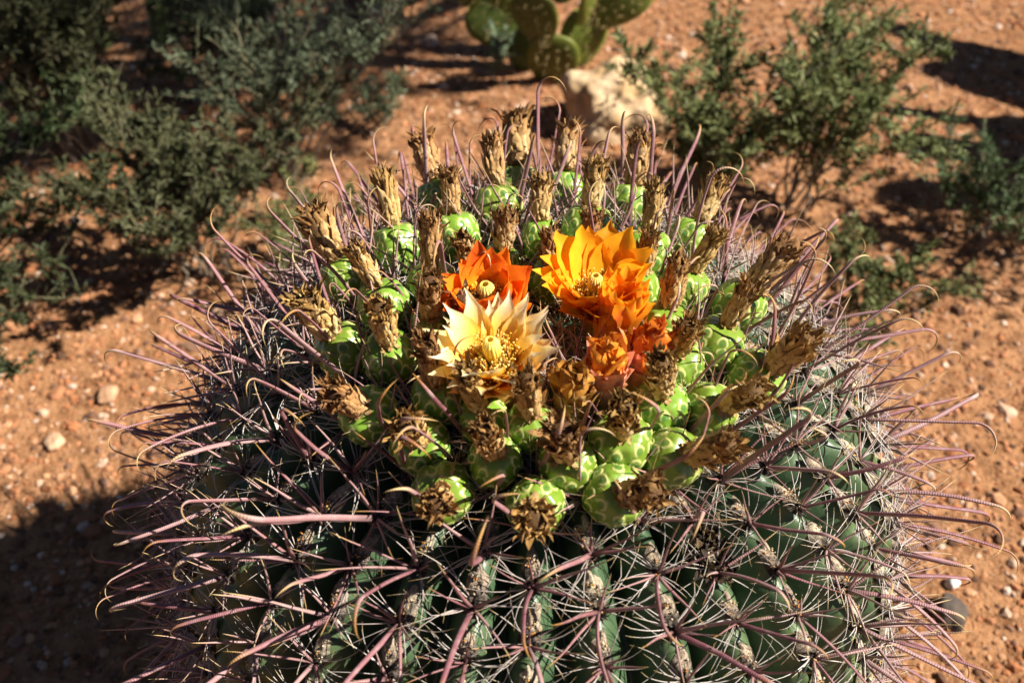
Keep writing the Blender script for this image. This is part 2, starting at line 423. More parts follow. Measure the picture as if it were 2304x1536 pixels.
for idx, (_, i, a, theta, P, nrm, tup, r_, z_, facing) in enumerate(cand):
    rd = random.Random(idx * 31 + 5); small = r_ < .12 and z_ > .5
    xa = tup.cross(nrm); M = frame(P, xa, tup, nrm) @ Matrix.Rotation(R(rd.uniform(-10, 10)), 4, 'Z')
    sc = rd.uniform(.85, 1.15); M = M @ Matrix.Scale(sc, 4)
    ka = rd.randrange(8) if not small else 8 + rd.randrange(4)
    kr = rd.randrange(8) if not small else 8 + rd.randrange(4)
    part = idx < 300
    if part: ao = bpy.data.objects.new('areole', AM[ka]); link(ao, cactus, M)
    else: rest_a.merge(are_mbs[ka], M)
    org = Vector((0, -.0055, .001))
    def place(pool_me, pool_mb, rest, name, k, M2, as_part):
        if as_part and part: o = bpy.data.objects.new(name, pool_me[k]); link(o, ao, M2); return o
        rest.merge(pool_mb[k], M @ M2)
    def orient(pitch, yaw, roll):                       # pitch: tilt towards -Y (away from the apex); yaw: towards +X
        return Matrix.Translation(org) @ Matrix.Rotation(R(pitch), 4, 'X') @ Matrix.Rotation(R(yaw), 4, 'Y') @ Matrix.Rotation(R(roll), 4, 'Z')
    crown = z_ > .5 and r_ < .19
    pitch = rd.gauss(4 if crown else 16, 9); yaw = rd.gauss(0, 13)
    roll = -90 + rd.gauss(0, 48) if not crown else rd.uniform(-180, 180)     # +X of the spine towards -Y
    hs = rd.uniform(.82, 1.18) * (.82 if small else 1)
    place(HM, hook_mbs, rest_h, 'hooked_spine', rd.randrange(12), orient(pitch, yaw, roll) @ Matrix.Scale(hs, 4), True)
    dirs = [(-36, 0), (-14, 34), (-14, -34), (14, rd.choice((-42, 42)))] if not small else [(-25, 14), (-5, -30), (8, 24)]
    if rd.random() < .35: dirs.append((48, rd.choice((-30, 30))))
    for (pt, yw) in dirs:
        pt += rd.gauss(0, 9); yw += rd.gauss(0, 10)
        as_p = n_str < 300
        if as_p: n_str += 1
        ss = rd.uniform(.7, 1.15)
        place(SM, stra_mbs, rest_s, 'straight_spine', rd.randrange(8), orient(pt, yw, rd.uniform(0, 360)) @ Matrix.Scale(ss, 4), as_p)
    o = place(RMh, rad_mbs, rest_r, 'radial_spines', kr, Matrix.Identity(4), True)
    if o: tag(o, kind='stuff')
for mb, nm, mt in ((rest_a, 'areoles', AREO), (rest_h, 'hooked_spines', HOOK), (rest_s, 'straight_spines', STRA), (rest_r, 'radial_spines', RADI)):
    if mb.V: tag(link(bpy.data.objects.new(nm, mb.mesh(nm, mt)), cactus), kind='stuff')

# --- young bristles in the crown
mb = MB(); rd = random.Random(99)
for k in range(620):
    t = rd.uniform(0, 2 * PI); r_ = .062 * math.sqrt(rd.random()) + .004
    P, nrm, tup = surf(t, arc_of_r(r_)); d = (nrm + Vector((rd.gauss(0, .75), rd.gauss(0, .75), rd.gauss(0, .2)))).normalized()
    if d.z < .05: d.z = .1
    bristle(mb, P, d, d.orthogonal().normalized(), rd.uniform(.012, .034), rd.uniform(.0004, .0008), .5, rd, 4)
tag(link(bpy.data.objects.new('crown_bristles', mb.mesh('crown_bristles', BRIS)), cactus), kind='stuff')
mb = MB()
for k in range(420):                                        # pale threads between the fruits
    t = rd.uniform(0, 2 * PI); r_ = rd.uniform(.06, .17)
    P, nrm, tup = surf(t, arc_of_r(r_)); d = (nrm * .8 + Vector((rd.gauss(0, .7), rd.gauss(0, .7), rd.gauss(0, .2)))).normalized()
    bristle(mb, P, d, d.orthogonal().normalized(), rd.uniform(.025, .050), rd.uniform(.0003, .0005), .9, rd, 6)
tag(link(bpy.data.objects.new('crown_threads', mb.mesh('crown_threads', RADI)), cactus), kind='stuff')

# --- fruits
FL = .036; FR = .0182
def fruit_mesh(seed):
    rd = random.Random(seed); nu, nv = 120, 52; V = []; C = []; F = []
    cents = []; nrow = 5
    for j in range(nrow):
        k = 8 if j < nrow - 1 else 7
        for m in range(k): cents.append((2 * PI * (m + .5 * (j % 2) + rd.uniform(-.08, .08)) / k, .10 + .80 * (j + .5) / nrow + rd.uniform(-.012, .012)))
    g0 = lerp((.105, .205, .014), (.135, .235, .020), rd.random())
    for j in range(nv + 1):
        u = j / nv
        rad = FR * (math.sin(PI * min(.97, .10 + .80 * u))) ** .55
        if u > .90: rad *= 1 - .55 * ((u - .90) / .10) ** 1.5
        z = FL * (u - .03 * max(0, u - .92) / .08)
        for i in range(nu):
            w = 2 * PI * i / nu; best = (9, 0)
            for (cw, cu) in cents:
                if abs(u - cu) > .16: continue
                dx = ((w - cw + PI) % (2 * PI) - PI) * rad; dy = (u - cu) * FL
                if abs(dx) > .008: continue
                e = math.hypot(dx / (.0037 * (1 - .25 * max(0, dy) / .0036)), dy / .0036)
                if e < best[0]: best = (e, dy / .0036)
            e, yy = best; h = 0; cc = lerp(g0, (.24, .36, .05), .35 * u)
            cc = lerp(cc, (.10, .22, .03), .35 * max(0, 1 - u * 2.2))
            if e < 1.25:
                ring = math.exp(-((e - .86) / .135) ** 2) * max(0, min(1, (yy + .62) / .45))
                inner = max(0, 1 - (e / .8) ** 2)
                cc = lerp(cc, (.060, .17, .045), .75 * inner); cc = lerp(cc, (.66, .66, .26), min(1, ring * 1.1))
                h = .0006 * ring + .0007 * max(0, 1 - e) - (.0005 * math.exp(-((e - 1.12) / .1) ** 2) if yy > -.2 else 0)
            rr_ = rad + h + .0004 * math.sin(5 * w + seed) + .0003 * math.sin(9 * w + 7 * u)
            V.append((rr_ * math.cos(w), rr_ * math.sin(w), z)); C.append(cc)
    for j in range(nv):
        for i in range(nu): F.append((j * nu + i, j * nu + (i + 1) % nu, (j + 1) * nu + (i + 1) % nu, (j + 1) * nu + i))
    F.append(tuple(nv * nu + i for i in range(nu)))
    return make_mesh('fruit', V, F, C, FRUI)

def leaf_grid(mb, base, axis, side, nrm, L, W, cup, curl, cfun, rd, crumple=0, nu=4, nv=6, tip=1.0, serr=0, blunt=.5, ts=.6):
    """a pointed cupped leaf / petal: base point, growth axis, side vector, inner normal"""
    V = []; C = []; sd_ = rd.uniform(0, 50)
    p = Vector(base); ax = Vector(axis); nm = Vector(nrm); da = curl / nv
    for j in range(nv + 1):
        q = j / nv; w = W * (math.sin(PI * min(1, (q * .80 + .14))) ** .8) * (1 if q < ts else max(.03, 1 - ((q - ts) / (1 - ts)) ** (1 / blunt) * tip))
        for i in range(nu + 1):
            x = (i / nu) * 2 - 1
            jag = (1 + serr * rd.uniform(-1, .6)) if abs(x) > .99 else 1
            v = p + side * (x * w * .5 * jag) + nm * (cup * w * (x * x) * .5)
            if crumple:
                v += Vector(noise.noise_vector((v.x * 170 + sd_, v.y * 170, v.z * 170))) * crumple * (.3 + q)
            V.append(v); C.append(cfun(q, x))
        p = p + ax * (L / nv); r_ = Matrix.Rotation(da, 3, side); ax = r_ @ ax; nm = r_ @ nm
    k = nu + 1
    mb.add(V, [(j * k + i, j * k + i + 1, (j + 1) * k + i + 1, (j + 1) * k + i) for j in range(nv) for i in range(nu)], C)

def ring_dirs(w, tilt):
    e = Vector((math.cos(w), math.sin(w), 0)); zx = Vector((0, 0, 1))
    ax = (zx * math.cos(tilt) + e * math.sin(tilt)).normalized(); side = zx.cross(e).normalized(); nm = side.cross(ax).normalized()
    if nm.dot(e) > 0: nm = -nm
    return e, ax, side, nm

def dried_mesh(seed):
    """withered flower: scaly papery tube with a frayed dark top, length 1 unit = .042"""
    rd = random.Random(seed); mb = MB(); L = .042; flare = rd.uniform(.0, .5)
    core = [Vector((0, 0, L * i / 7)) for i in range(7)]
    tube(mb, core, [.0062, .0070, .0076, .0078, .0076, .0070, .0050], 14, [lerp((.30, .18, .07), (.10, .05, .02), i / 6) for i in range(7)])
    hue = rd.random()
    nb = 58
    for k in range(nb):
        q = k / nb; h = L * (.0 + .60 * q ** .9); w = k * 2.39996 + rd.uniform(-.25, .25)
        rad = .0066 + .0017 * math.sin(PI * min(1, q * .9 + .1)) + rd.uniform(-.0003, .0006)
        tl = R(rd.uniform(-5, 6) + (16 if rd.random() < .10 else 0)); e, ax, side, nm = ring_dirs(w, tl)
        c0 = lerp((.58, .40, .18), (.36, .195, .065), min(1, max(0, q * .9 + rd.uniform(-.3, .35)))); c0 = lerp(c0, (.50, .27, .085), .5 * hue)
        if rd.random() < .25: c0 = lerp(c0, (.66, .48, .25), .7)
        def cf(qq, x, c0=c0): return lerp(c0, (.24, .125, .04), max(0, (abs(x) - .70) * 1.1) + max(0, qq - .80) * 1.2)
        leaf_grid(mb, e * rad + Vector((0, 0, h)), (ax + side * rd.uniform(-.25, .25)).normalized(), side, nm, rd.uniform(.009, .0145) * (1 + .3 * q), rd.uniform(.0040, .0066), rd.uniform(.35, 1.0), R(rd.uniform(-22, 12)), cf, rd, .0017, 4, 6, .75, .14, .75)
    for k in range(60):
        q = k / 60; w = k * 2.39996; rad = .0035 + .0045 * (1 - q); h = L * rd.uniform(.52, .74)
        tl = R(rd.uniform(-4, 16) + flare * 24 * rd.random()); e, ax, side, nm = ring_dirs(w, tl)
        c0 = lerp((.42, .235, .085), (.19, .10, .034), rd.random()); c0 = lerp(c0, (.48, .23, .055), .5 * hue * rd.random())
        def cf(qq, x, c0=c0): return lerp(c0, (.075, .042, .016), max(0, qq - .4) * 1.1)
        leaf_grid(mb, e * rad + Vector((0, 0, h)), (ax + side * rd.uniform(-.4, .4)).normalized(), side, nm, rd.uniform(.009, .0165), rd.uniform(.0018, .0044), rd.uniform(.2, 1.3), R(rd.uniform(-55, 60)), cf, rd, .0030, 3, 6, .9, .3)
    for k in range(16):                                       # frayed skirt where it sits on the fruit
        w = rd.uniform(0, 2 * PI); e, ax, side, nm = ring_dirs(w, R(rd.uniform(60, 115)))
        def cf(qq, x): return lerp((.50, .36, .17), (.30, .17, .06), qq)
        leaf_grid(mb, e * .0055 + Vector((0, 0, .0012)), ax, side, nm, rd.uniform(.003, .006), rd.uniform(.002, .004), .4, R(-30), cf, rd, .0012, 2, 3, .9)
    return mb.mesh('dried_flower', DRIE)
FMs = [fruit_mesh(i) for i in range(5)]; DMs = [dried_mesh(100 + i) for i in range(9)]
mids = [P + d * FL * .5 for P, d in fb]
for i, ((t, r_, al, ta, L), (P, d)) in enumerate(zip(FRUITS, fb)):
    rd = random.Random(i + 400)
    near = min((mids[i] - m).length for j, m in enumerate(mids) if j != i)
    g_ = max(.74, min(1.06, near / (2 * FR) * 1.10)); g_ *= rd.uniform(.97, 1.04)
    if r_ < .07: g_ = min(g_, .80)
    za = d; xa = za.orthogonal().normalized(); ya = za.cross(xa)
    M = frame(P - d * .003, xa, ya, za) @ Matrix.Rotation(rd.uniform(0, 6.28), 4, 'Z')
    ln = 1.0
    fo = bpy.data.objects.new('fruit', FMs[i % 5]); link(fo, cactus, M @ Matrix.Diagonal((g_, g_, (ln * 1.05 if g_ > .9 else 1.0), 1)))
    ds = L / .042; wd = rd.uniform(.98, 1.18) * (.78 if r_ < .07 else .82 if r_ < .125 else 1)
    big = i in (0, 4, 11, 20, 29)
    if big: wd *= 1.18
    do = bpy.data.objects.new('dried_flower', DMs[(i * 4 + i // 9) % 9])
    link(do, fo, Matrix.Translation((0, 0, FL * .965)) @ Matrix.Rotation(R(rd.uniform(-8, 8)), 4, 'X') @ Matrix.Rotation(rd.uniform(0, 6.28), 4, 'Z') @ Matrix.Diagonal((wd / g_, wd / g_, ds, 1)))

# --- flowers
def flower(key, axis, label, whorls, colf, tube_c, wilt=0, stam=True, tl=.026, tr=.0085, mat=PETA, twist=0.0, zs=1.22):
    t, r_ = FLOWERS[key]; P, nrm, tup = surf(R(t), arc_of_r(r_)); rd = random.Random(ord(key) * 3)
    d = Vector(axis).normalized(); xa = d.orthogonal().normalized(); M = frame(P - d * .004, xa, d.cross(xa), d) @ Matrix.Scale(zs, 4)
    mb = MB(); N = 9
    tube(mb, [Vector((0, 0, tl * i / N)) for i in range(N + 1)], [tr * (.72 + .28 * math.sin(i / N * PI * .62) + .18 * i / N) for i in range(N + 1)], 20,
         [lerp((.20, .33, .05), tube_c, min(1, i / N * 1.2)) for i in range(N + 1)])
    for k in range(42):                                       # scales clothing the floral tube
        q = k / 42; w = k * 2.39996; e, ax, side, nm = ring_dirs(w, R(rd.uniform(2, 14)))
        c0 = lerp((.30, .42, .08), tube_c, min(1, q * 1.3)); c1 = lerp((.62, .60, .26), tube_c, q)
        def cf(qq, x, c0=c0, c1=c1): return lerp(c0, c1, min(1, abs(x) ** 3 + max(0, qq - .5)))
        rad = tr * (.80 + .34 * q)
        leaf_grid(mb, e * rad + Vector((0, 0, tl * q * .92)), ax, side, nm, .007 + .007 * q, .0058 + .002 * q, .5, R(12), cf, rd, .0004, 4, 5, .8)
    root = bpy.data.objects.new('flower', mb.mesh('flower', mat)); link(root, cactus, M); root['label'] = label
    tot = 0
    for wi, (num, L, W, op, rad, h, curl, cup) in enumerate(whorls):
        pm = []
        for v in range(4):
            m2 = MB(); rr = random.Random(wi * 10 + v + ord(key))
            cf = lambda qq, x, wi=wi, rr=rr: colf(qq, x, wi, rr)
            leaf_grid(m2, (0, 0, 0), (0, 0, 1), Vector((0, 1, 0)), Vector((-1, 0, 0)), L * rr.uniform(.92, 1.06), W * rr.uniform(.9, 1.1), cup, R(curl + rr.uniform(-8, 8)), cf, rr, .0012 + .0045 * wilt, 8, 12, .90, .07 + .1 * wilt, .80 if key == 'P' else .55, .60 if key == 'P' else .66)
            pm.append(m2.mesh('petal', mat))
        for k in range(num):
            w = 2 * PI * (k + .5 * (wi % 2) + rd.uniform(-.16, .16)) / num
            o_ = op + rd.uniform(-6, 6) * (1 + wilt)
            M2 = Matrix.Translation((math.cos(w) * rad, math.sin(w) * rad, h)) @ Matrix.Rotation(w, 4, 'Z') @ Matrix.Rotation(R(o_), 4, 'Y') @ Matrix.Rotation(R(rd.uniform(-14, 14) + twist), 4, 'Z') @ Matrix.Scale(rd.uniform(.9, 1.08), 4)
            po = bpy.data.objects.new('petal', pm[rd.randrange(4)]); link(po, root, M2)
    if stam:
        mb = MB(); h0 = tl * .92
        for k in range(520):
            w = rd.uniform(0, 2 * PI); rad = tr * rd.uniform(.35, 1.0); lean = R(rd.uniform(-4, 42)); L = rd.uniform(.009, .0185)
            b = Vector((math.cos(w) * rad, math.sin(w) * rad, h0)); e = Vector((math.cos(w), math.sin(w), 0))
            tpt = b + e * math.sin(lean) * L + Vector((0, 0, math.cos(lean) * L)); c0 = rd.choice([(.88, .66, .12), (.90, .76, .26), (.86, .52, .05)])
            tube(mb, [b, (b + tpt) / 2, tpt], [.00026] * 3, 3, [lerp((.75, .30, .03), c0, .6)] * 3, 1, None, False)
            s = rd.uniform(.0004, .00065); mb.add([tpt + Vector(v) * s for v in ICO_V], ICO_F.tolist(), [c0] * 12)
        tag(link(bpy.data.objects.new('stamens', mb.mesh('stamens', STAM)), root), kind='stuff')
        mb = MB(); ht = tl + .0165
        tube(mb, [Vector((0, 0, h0)), Vector((0, 0, ht - .010)), Vector((0, 0, ht - .004))], [.0022, .0026, .0032], 12, [(.82, .62, .12)] * 3)
        for k in range(15):
            w = 2 * PI * k / 15; e = Vector((math.cos(w), math.sin(w), 0))
            pts = [e * .0030 + Vector((0, 0, ht - .008)), e * .0038 + Vector((0, 0, ht - .002)), e * .0034 + Vector((0, 0, ht + .003)), e * .0018 + Vector((0, 0, ht + .006))]
            tube(mb, pts, [.0006, .0009, .0009, .0005], 5, [(.84, .56, .08), (.90, .68, .14), (.92, .74, .20), (.90, .70, .16)])
        link(bpy.data.objects.new('pistil', mb.mesh('pistil', STAM)), root)
    return root, M

def cP(q, x, wi, rr):      # cream to apricot petals with a pink midrib
    c = lerp((.92, .40, .02), (.93, .64, .10), float(sstep(.1, .5, q))); c = lerp(c, (.95, .86, .60), float(sstep(.42, .95, q)) * (.95 if wi == 2 else .6))
    s = math.exp(-(x / .22) ** 2) * float(sstep(.35, .9, q)); c = lerp(c, (.82, .42, .34), s * (.55 if wi < 2 else .25))
    if wi == 0: c = lerp(c, (.88, .38, .12), .7)
    return c
def cO(q, x, wi, rr):      # orange red
    c = lerp((.90, .42, .02), (.88, .20, .015), float(sstep(.25, .95, q))); s = math.exp(-(x / .28) ** 2)
    return lerp(c, (.82, .10, .02), s * (.55 if wi < 2 else .3) * q)
def cY(q, x, wi, rr):      # warm golden orange
    c = lerp((.90, .46, .02), (.90, .40, .015), q); s = math.exp(-(x / .25) ** 2)
    return lerp(c, (.88, .14, .02), s * (.75 if wi == 0 else .25 if wi == 1 else .08) * q)
def cB(q, x, wi, rr):
    c = lerp((.90, .44, .03), (.90, .40, .015), q); s = math.exp(-(x / .25) ** 2)
    return lerp(c, (.88, .16, .06), s * (.65 if wi < 2 else .15))
def cW(q, x, wi, rr):      # withering pink orange with browned tips
    c = lerp((.84, .30, .15), (.86, .33, .03), float(sstep(.2, .6, q))); c = lerp(c, (.80, .13, .06), math.exp(-(x / .35) ** 2) * .6 * (1 - q))
    return lerp(c, (.32, .12, .02), float(sstep(.72, 1.0, q)) * .75)
def cE(q, x, wi, rr):      # amber, mostly dry
    c = lerp((.58, .30, .08), (.55, .26, .035), q); return lerp(c, (.20, .09, .025), float(sstep(.6, 1, q)) * .8)
#  whorl: count, length, width, opening, base radius, height, curl, cup
flower('P', (-.12, -.10, 1), 'pale cream and apricot open flower', [(10, .030, .014, 36, .0100, .027, 12, .5), (14, .036, .014, 40, .0088, .033, 10, .45), (16, .035, .014, 33, .0070, .035, 12, .4)], cP, (.80, .34, .12), tl=.036, zs=1.25)
rootO, MO = flower('O', (-.12, -.10, 1), 'orange red half open flower', [(10, .027, .014, 24, .0100, .018, -6, .6), (11, .034, .020, 28, .0085, .023, -6, .55), (11, .034, .021, 22, .0068, .025, -4, .5)], cO, (.72, .22, .05), zs=1.38)
flower('Y', (-.06, -.10, 1), 'golden orange open flower', [(10, .031, .015, 34, .0100, .020, 6, .5), (12, .038, .023, 39, .0088, .025, 2, .5), (12, .040, .025, 33, .0070, .026, 2, .45)], cY, (.82, .33, .04))
flower('B', (.16, -.02, 1), 'closing orange flower with red striped outer petals', [(11, .027, .013, 13, .0095, .018, -8, .6), (11, .033, .019, 13, .0085, .022, -6, .6), (10, .035, .020, 9, .0065, .024, -6, .55)], cB, (.80, .24, .12), 0, False)
flower('C', (.05, -.10, 1), 'wilted pink and orange flower with browned tips', [(9, .021, .011, 3, .0085, .017, -10, .9), (10, .027, .011, 0, .0075, .021, -14, .9), (8, .026, .010, -2, .0050, .023, -10, .9)], cW, (.82, .33, .22), .55, False, .030, .0082, WILT, 12, 1.42)
flower('D', (.12, -.08, 1), 'wilted red orange flower', [(9, .020, .011, 4, .0085, .017, -10, .9), (10, .027, .011, 1, .0075, .021, -14, .9), (8, .027, .010, -2, .0050, .023, -10, .9)], lambda q, x, wi, rr: lerp(cW(q, x, wi, rr), (.82, .16, .03), .35), (.80, .26, .14), .55, False, .028, .0082, WILT, -10, 1.42)
flower('E', (-.02, -.14, 1), 'dry amber flower', [(9, .020, .010, 6, .0085, .016, -6, .9), (9, .026, .010, 3, .0072, .020, -8, .9), (8, .024, .009, 0, .0050, .022, -8, .9)], cE, (.50, .30, .12), .7, False, .028, .0080, WILT, 8, 1.3)

# blackened withered remains of old fruits on one rib
mb = MB(); rd = random.Random(77)
for k in range(110):
    w = rd.uniform(0, 2 * PI); q = math.sqrt(rd.random()); e, ax, side, nm = ring_dirs(w, R(rd.uniform(5, 85)))
    c0 = rd.choice([(.020, .014, .011), (.045, .028, .018), (.10, .065, .035), (.03, .022, .018)])
    def cf(qq, x, c0=c0): return lerp(c0, (.16, .10, .055), max(0, qq - .7))
    leaf_grid(mb, Vector((math.cos(w) * .009 * q, math.sin(w) * .014 * q, rd.uniform(-.002, .007) * (1.2 - q))), ax, side, nm, rd.uniform(.005, .013), rd.uniform(.003, .006), .8, R(rd.uniform(-80, 80)), cf, rd, .004, 3, 5, .9, .3)
P, nrm, tup = surf(R(CLUMP[0]), arc_of_r(CLUMP[1]), .002)
link(bpy.data.objects.new('withered_remains', mb.mesh('withered_remains', DRIE)), cactus, frame(P, tup.cross(nrm), tup, nrm))['label'] = 'blackened withered remains of old fruits'

# a small bee on the orange red flower
bee = empty('bee'); bc = MO @ Vector((-.0075, .0035, .036)); bee.location = bc; bee.rotation_euler = (.3, -.4, .9)
tag(bee, 'tiny dark bee inside the orange red flower', 'bee')
def blob(cx, sx, sy, sz_, c):
    mb = MB(); nu, nv = 14, 10; V = []; C = []
    for j in range(nv + 1):
        p_ = PI * j / nv
        for i in range(nu):
            w = 2 * PI * i / nu; V.append((cx + sx * math.cos(p_), sy * math.sin(p_) * math.cos(w), sz_ * math.sin(p_) * math.sin(w)))
            C.append(c if not (j // 2 % 2 and cx < -.001) else (.30, .18, .05))
    mb.add(V, [(j * nu + i, j * nu + (i + 1) % nu, (j + 1) * nu + (i + 1) % nu, (j + 1) * nu + i) for j in range(nv) for i in range(nu)], C); return mb
link(bpy.data.objects.new('abdomen', blob(-.0022, .0020, .0011, .0011, (.06, .04, .02)).mesh('abdomen', BEEM)), bee)
link(bpy.data.objects.new('thorax', blob(.0004, .0012, .0011, .0011, (.05, .04, .03)).mesh('thorax', BEEM)), bee)
link(bpy.data.objects.new('head', blob(.0021, .0007, .0009, .0008, (.04, .03, .03)).mesh('head', BEEM)), bee)
for s in (-1, 1):
    mb = MB(); leaf_grid(mb, (.0004, s * .0004, .0010), Vector((-.75, s * .6, .25)).normalized(), Vector((.6, s * .75, 0)).normalized(), Vector((0, 0, 1)), .0040, .0014, .1, 0, lambda q, x: (.45, .42, .36), random.Random(2), 0, 3, 4, .4)
    link(bpy.data.objects.new('wing', mb.mesh('wing', BEEM)), bee)
    for k in range(3):
        mb = MB(); x0 = .0010 - .0007 * k
        tube(mb, [(x0, s * .0006, -.0005), (x0 + .0004 - .0005 * k, s * .0016, -.0002), (x0 + .0006 - .0008 * k, s * .0024, -.0016)], [.00013, .00012, .00007], 4, [(.04, .03, .02)] * 3)
        link(bpy.data.objects.new('leg', mb.mesh('leg', BEEM)), bee)

# ------------------------------------------------------------------ stones
def rock(name, loc, size, rz, c0, c1, label, seed, sub=4):
    bm = bmesh.new(); bmesh.ops.create_icosphere(bm, subdivisions=sub, radius=1)
    C = []
    for v in bm.verts:
        p = v.co.copy(); d = 1 + .28 * noise.noise(p * 1.1 + Vector((seed * 3.1, 0, 0))) + .14 * noise.noise(p * 2.6 + Vector((0, seed, 0))) + .06 * noise.noise(p * 7) + .03 * noise.noise(p * 15)
        k = max(abs(p.x), abs(p.y), abs(p.z)); p = p * (d * (.62 + .38 / max(k, .6) * .8))
        v.co = Vector((p.x * size[0], p.y * size[1], p.z * size[2]))
        C.append(lerp(c0, c1, max(0, min(1, .5 + 1.1 * noise.noise(p * 2.2 + Vector((5, seed, 1)))))))
    me = bpy.data.meshes.new(name); bm.to_mesh(me); bm.free()
    a = me.attributes.new('Col', 'FLOAT_COLOR', 'POINT'); a.data.foreach_set('color', np.array([(*c_, 1) for c_ in C], np.float32).ravel())
    me.polygons.foreach_set('use_smooth', np.ones(len(me.polygons), bool)); me.materials.append(ROCK); me.update()
    o = bpy.data.objects.new(name, me); link(o); z0 = float(ground_h(np.float64(loc[0]), np.float64(loc[1])))
    o.location = (loc[0], loc[1], z0 + size[2] * .55); o.rotation_euler = (random.uniform(-.15, .15), random.uniform(-.15, .15), rz)
    tag(o, label, 'rock')
rock('rock', (.185, 1.27), (.10, .085, .085), .3, (.60, .44, .27), (.42, .27, .13), 'big cream boulder in front of the prickly pear', 1, 5)
rock('rock', (-.315, 1.68), (.055, .045, .045), .9, (.50, .33, .20), (.42, .24, .13), 'tan stone lying on open ground left of the prickly pear', 2)
rock('rock', (-.36, 1.80), (.07, .05, .05), .2, (.16, .10, .07), (.24, .14, .09), 'dark brown stone behind the tan stone', 3)
rock('rock', (-.21, 1.63), (.022, .018, .016), .5, (.55, .40, .30), (.42, .28, .18), 'small pale stone beside the prickly pear', 4, 3)
rock('rock', (.525, .170), (.0085, .0075, .007), .5, (.78, .74, .70), (.70, .64, .58), 'tiny white pebble on the ground right of the barrel cactus', 5, 3)
rock('rock', (.510, .130), (.024, .020, .013), 1.1, (.070, .055, .046), (.11, .085, .065), 'black stone shape for the shadowed hollow next to the white pebble', 6, 3)  # dark stone stands in for a hollow of shadow on the ground
rock('rock', (-.62, .50), (.020, .015, .008), 1.7, (.48, .29, .17), (.40, .23, .12), 'flat pale stone on the sunlit ground beside the left bushes', 7, 3)
rock('rock', (-.67, .41), (.014, .017, .008), .7, (.52, .34, .22), (.42, .25, .14), 'rounded buff stone near the edge of the cactus shadow', 8, 3)

# ------------------------------------------------------------------ prickly pear
def pad(name, parent, base, axis, face, L, W, seed, c=(.17, .22, .035)):
    ax = Vector(axis).normalized(); f_ = Vector(face); f_ = (f_ - ax * f_.dot(ax)).normalized(); sx = ax.cross(f_)
    rd = random.Random(seed); mb = MB(); nu, nv = 28, 14; V = []; C = []
    for j in range(nv + 1):
        p_ = PI * j / nv; u = (1 - math.cos(p_)) / 2
        wd = W * .5 * (math.sin(p_) ** .85) * (.62 + .55 * u); tk = .011 * math.sin(p_) ** .6 * (1.25 - .35 * u)
        for i in range(nu):
            w = 2 * PI * i / nu; cx, cy = math.cos(w), math.sin(w)
            v = sx * wd * math.copysign(abs(cx) ** .8, cx) + f_ * tk * cy + ax * (u * L)
            V.append(Vector(base) + v + f_ * .012 * math.sin(u * 2.5) * rd.uniform(.97, 1.03))
            e = abs(cx) ** 6 * .6 + (u > .9) * .3; C.append(lerp(c, (.26, .26, .03), e * .6))
    mb.add(V, [(j * nu + i, j * nu + (i + 1) % nu, (j + 1) * nu + (i + 1) % nu, (j + 1) * nu + i) for j in range(nv) for i in range(nu)], C)
    o = bpy.data.objects.new(name, mb.mesh(name, PADM)); link(o, parent)
    sb = MB()
    for s in (-1, 1):
        for a in range(6):
            for b in range(4):
                u = .12 + .14 * a + .05 * (b % 2); x = (b - 1.5) / 2 * .8
                p_ = math.acos(1 - 2 * u); wd = W * .5 * (math.sin(p_) ** .85) * (.62 + .55 * u)
                P = Vector(base) + sx * wd * x + f_ * (s * .0105 * (1.25 - .35 * u) * math.sqrt(max(.1, 1 - x * x)) + .012 * math.sin(u * 2.5)) + ax * u * L
                for k in range(3):
                    d = (f_ * s + Vector((rd.gauss(0, .5), rd.gauss(0, .5), rd.gauss(0, .5)))).normalized()
                    tube(sb, [P, P + d * rd.uniform(.008, .022)], [.0009, .0002], 3, [(.25, .16, .06), (.55, .42, .2)], 1, None, False)
    tag(link(bpy.data.objects.new('glochids', sb.mesh('glochids', BARK)), o), kind='stuff')
    return o
opu = empty('prickly_pear', (.055, 1.50, 0)); tag(opu, 'green prickly pear with flat oval pads behind the cream boulder', 'cactus')
PADS = [((-.02, .02, -.03), (-.25, .1, 1), (.15, -1, .1), .17, .135), ((.05, .03, -.03), (.30, .1, 1), (.3, -1, 0), .16, .12), ((.01, -.03, -.03), (.05, -.25, 1), (-.1, -1, -.2), .15, .12),
 ((-.05, .03, .04), (-.95, -.05, .75), (-.25, -.9, .5), .15, .105), ((-.06, .03, .10), (-.55, .1, 1), (-.2, -1, .3), .15, .11), ((-.16, .02, .13), (-.30, -.05, 1), (-.35, -1, .1), .14, .10),
 ((-.01, -.06, .09), (-.20, -.30, 1), (-.3, -1, -.3), .14, .11), ((.07, .0, .10), (.12, -.12, 1), (.95, -.55, .1), .15, .085), ((.10, .04, .08), (.85, .0, .8), (.35, -.8, .6), .16, .105),
 ((.21, .04, .18), (.55, .05, 1), (.8, -.7, .2), .16, .10), ((.03, .06, .12), (.10, .3, 1), (.2, -1, 0), .17, .13), ((-.09, .07, .20), (-.2, .2, 1), (.1, -1, .1), .16, .12), ((.13, .07, .16), (.3, .25, 1), (.5, -1, 0), .16, .11)]
for i, (b, a, f_, L, W) in enumerate(PADS): pad('pad', opu, b, a, f_, L, W, i, lerp((.055, .080, .014), (.12, .145, .022), (i * 37 % 10) / 10))

